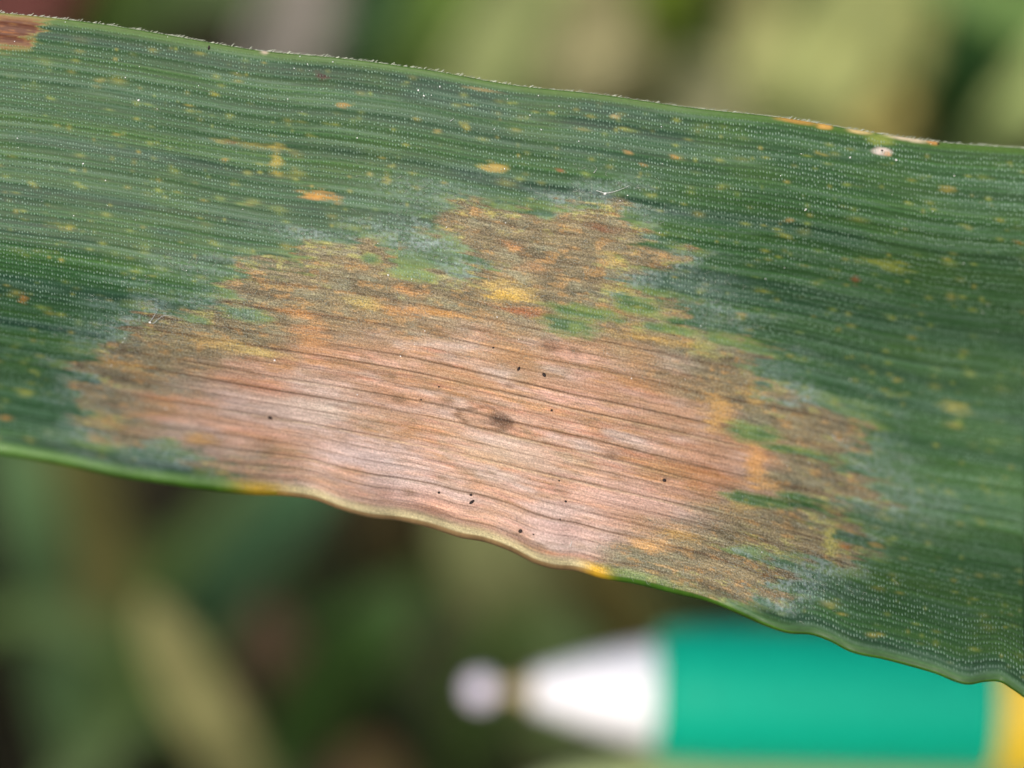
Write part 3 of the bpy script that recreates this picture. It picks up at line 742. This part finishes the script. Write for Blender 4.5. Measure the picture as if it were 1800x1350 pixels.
# --- dark specks stuck on the lesion
SPK = simple('black_speck', (34, 24, 22), 0.5)
def ellipsoid(c, nrm, tdir, a, b, h, n=8, m=5):
    bdir = np.cross(nrm, tdir); V = []; F = []
    for i in range(m + 1):
        t = math.pi * i / m
        for j in range(n):
            p = 2 * math.pi * j / n
            V.append(c + tdir * a * math.sin(t) * math.cos(p) + bdir * b * math.sin(t) * math.sin(p) + nrm * h * math.cos(t))
    for i in range(m):
        for j in range(n): F.append((i * n + j, i * n + (j + 1) % n, (i + 1) * n + (j + 1) % n, (i + 1) * n + j))
    return V, F
rng = np.random.default_rng(3)
ux = Rx @ np.array([1.0, 0, 0]); uy = Rx @ np.array([0, 1.0, 0])
for (x, y, a, b, ang) in [(911, 648, 4.5, 2.6, 60), (955, 658, 4.5, 3.0, 120), (968, 720, 2.4, 2.2, 0), (473, 734, 4.2, 3.6, 0), (1167, 844, 4.0, 3.6, 0), (828, 882, 6.0, 2.8, 35), (826, 870, 2.8, 2.4, 0), (915, 933, 4.2, 3.8, 0), (770, 865, 2.4, 2.4, 0), (993, 881, 2.4, 2.2, 0), (938, 938, 1.8, 1.6, 0), (866, 610, 2.6, 1.8, 20), (982, 845, 1.8, 1.6, 0), (367, 83, 4.5, 2.0, 80), (739, 701, 2.0, 1.6, 0), (770, 679, 1.8, 1.6, 0), (983, 912, 1.6, 1.4, 0), (1648, 252, 2.2, 2.0, 0), (1549, 264, 2.2, 1.8, 0)]:
    i, j, p, n = surf(x, y)
    t = ux * math.cos(R(ang)) + uy * math.sin(R(ang)); t = t - n * (t @ n); t /= np.linalg.norm(t)
    V, F = ellipsoid(p + n * 0.8 * PXM, n, t, a * PXM, b * PXM, 0.7 * b * PXM)
    mesh_obj('speck', V, F, SPK, leaf)
# small soft-bodied midges of dust: white motes
MOTE = simple('white_mote', (236, 238, 236), 0.4, 0.6)
V0 = []; F0 = []
for k in range(100):
    if k < 12: x, y, s = [(1062, 339, 3.2), (735, 158, 2.2), (745, 167, 2.0), (243, 175, 2.4), (145, 287, 2.0), (682, 483, 2.2), (262, 567, 2.4), (482, 633, 2.2), (773, 152, 1.8), (1493, 275, 2.0), (1575, 280, 2.4), (1416, 366, 1.8)][k]
    else:
        x = rng.uniform(0, 1800); i0 = int(np.searchsorted(uc, x)); f = rng.beta(0.8, 1.6)
        y = PY[i0, 0] + f * (PY[i0, -1] - PY[i0, 0]) * 0.95; s = rng.uniform(0.7, 1.5)
    i, j, p, n = surf(x, y)
    a = rng.uniform(0, 6.28); t = ux * math.cos(a) + uy * math.sin(a); t -= n * (t @ n); t /= np.linalg.norm(t)
    v, f = ellipsoid(p + n * 0.5 * PXM, n, t, s * PXM, s * 0.75 * PXM, s * 0.7 * PXM, 6, 4)
    o = len(V0); V0 += v; F0 += [tuple(q + o for q in ff) for ff in f]
tag(mesh_obj('dust_motes', V0, F0, MOTE, leaf), kind='stuff')

# --- hair builder (three-sided tapering threads)
def hairs(strands, r0):
    V = []; F = []; o = 0
    for pts, rad in strands:
        pts = np.asarray(pts); m = len(pts)
        tan = np.gradient(pts, axis=0); tan /= np.linalg.norm(tan, axis=1)[:, None] + 1e-12
        s = np.cross(tan, viewn); s /= np.linalg.norm(s, axis=1)[:, None] + 1e-12; b = np.cross(s, tan)
        rr = rad * np.linspace(1, 0.35, m)
        ringv = np.stack([pts + (s * math.cos(a) + b * math.sin(a)) * rr[:, None] for a in (0, 2.094, 4.189)], 1).reshape(-1, 3)
        V.append(ringv)
        for k in range(m - 1):
            for a in range(3):
                F.append((o + k * 3 + a, o + k * 3 + (a + 1) % 3, o + k * 3 + 3 + (a + 1) % 3, o + k * 3 + 3 + a))
        o += m * 3
    return np.vstack(V), F

# mould threads, thick where the bloom is
MYC = simple('mould_thread', (140, 148, 136), 0.7, 0.2)
prob = np.where((U > -60) & (U < 1860), bloom ** 1.3 + 0.16 * les * (1 - inn), 0).ravel(); prob /= prob.sum()
cells = rng.choice(prob.size, 4200, p=prob)
st = []
for cidx in cells:
    i, j = divmod(int(cidx), NV)
    p = ALL[i, j]; n = NRM[i, j]
    a = rng.normal(0.0, 0.9) + (math.pi if rng.random() < .5 else 0) - 0.16
    L_ = rng.uniform(3, 15) * PXM; bend = rng.normal(0, 1.3)
    pts = []
    q = p + n * 0.3 * PXM
    for k in range(5):
        d = ux * math.cos(a + bend * k / 4) + uy * math.sin(a + bend * k / 4); d = d - n * (d @ n)
        pts.append(q + n * math.sin(k / 4 * math.pi) * rng.uniform(0.5, 2.5) * PXM)
        q = q + d * L_ / 4
    st.append((pts, rng.uniform(0.28, 0.5) * PXM))
V, F = hairs(st, 0)
tag(mesh_obj('mould_threads', V, F, MYC, leaf), kind='stuff')
# a few single long threads
st = []
for (xs, r_) in [([(1048, 333), (1065, 337), (1088, 333), (1105, 324)], .8), ([(790, 212), (797, 207)], .7), ([(1043, 302), (1048, 297)], .7), ([(262, 566), (272, 552), (276, 545)], .6), ([(268, 570), (285, 556), (300, 556)], .6), ([(1000, 960), (1003, 950)], .7), ([(1460, 765), (1470, 775), (1490, 772)], .7)]:
    pts = []
    for (x, y) in xs:
        i, j, p, n = surf(x, y); pts.append(p + n * 2.5 * PXM)
    st.append((spline(pts, 9), r_ * PXM))
V, F = hairs(st, 0)
tag(mesh_obj('stray_threads', V, F, simple('silky_thread', (214, 220, 216), 0.5, 0.4), leaf), kind='stuff')

# --- tiny teeth along the upper margin
st = []
x = -60.0
while x < 1860:
    i = int(np.clip(np.searchsorted(uc, x), 1, nu - 2))
    p = ALL[i, 0] - viewn * 2 * PXM
    L_ = rng.uniform(4, 10) * PXM; lean = rng.uniform(0.9, 2.2)
    d = (uy * 1.0 + ux * lean); d /= np.linalg.norm(d)
    st.append(([p - d * 1.5 * PXM, p + d * L_ * .5 + uy * .4 * PXM, p + d * L_ - uy * 0.3 * PXM], rng.uniform(0.9, 1.6) * PXM))
    x += rng.uniform(2.0, 6.0)
V, F = hairs(st, 0)
tag(mesh_obj('marginal_teeth', V, F, simple('tooth_silica', (178, 186, 166), 0.45, 0.5), leaf), kind='stuff')

# --- sheath and stem that carry the leaf, right of the frame
def make_stem():
    base = LEAF0.copy(); end = ALL[-1, NV // 2]
    g0 = np.array([end[0] + 0.004, end[1] + 0.01, -0.004])
    path = spline([g0, (g0 + end) / 2 + [0.001, 0, 0], end, end + [0.002, 0.004, 0.05]], 24)
    V = []; F = []; n = 16
    for k, c in enumerate(path):
        r = 0.0026 * (1 - 0.25 * k / 23)
        for j in range(n): V.append(c + np.array([math.cos(j * 2 * math.pi / n), math.sin(j * 2 * math.pi / n), 0]) * r)
    for k in range(23):
        for j in range(n): F.append((k * n + j, k * n + (j + 1) % n, k * n + n + (j + 1) % n, k * n + n + j))
    F.append(tuple(range(n))[::-1]); F.append(tuple(range(23 * n, 24 * n)))
    mesh_obj('stem', V, F, simple('stem_green', (108, 138, 78)), leaf)
make_stem()
tag(leaf, 'wide green wheat leaf with large tan brown lesion and wavy lower edge', 'leaf')
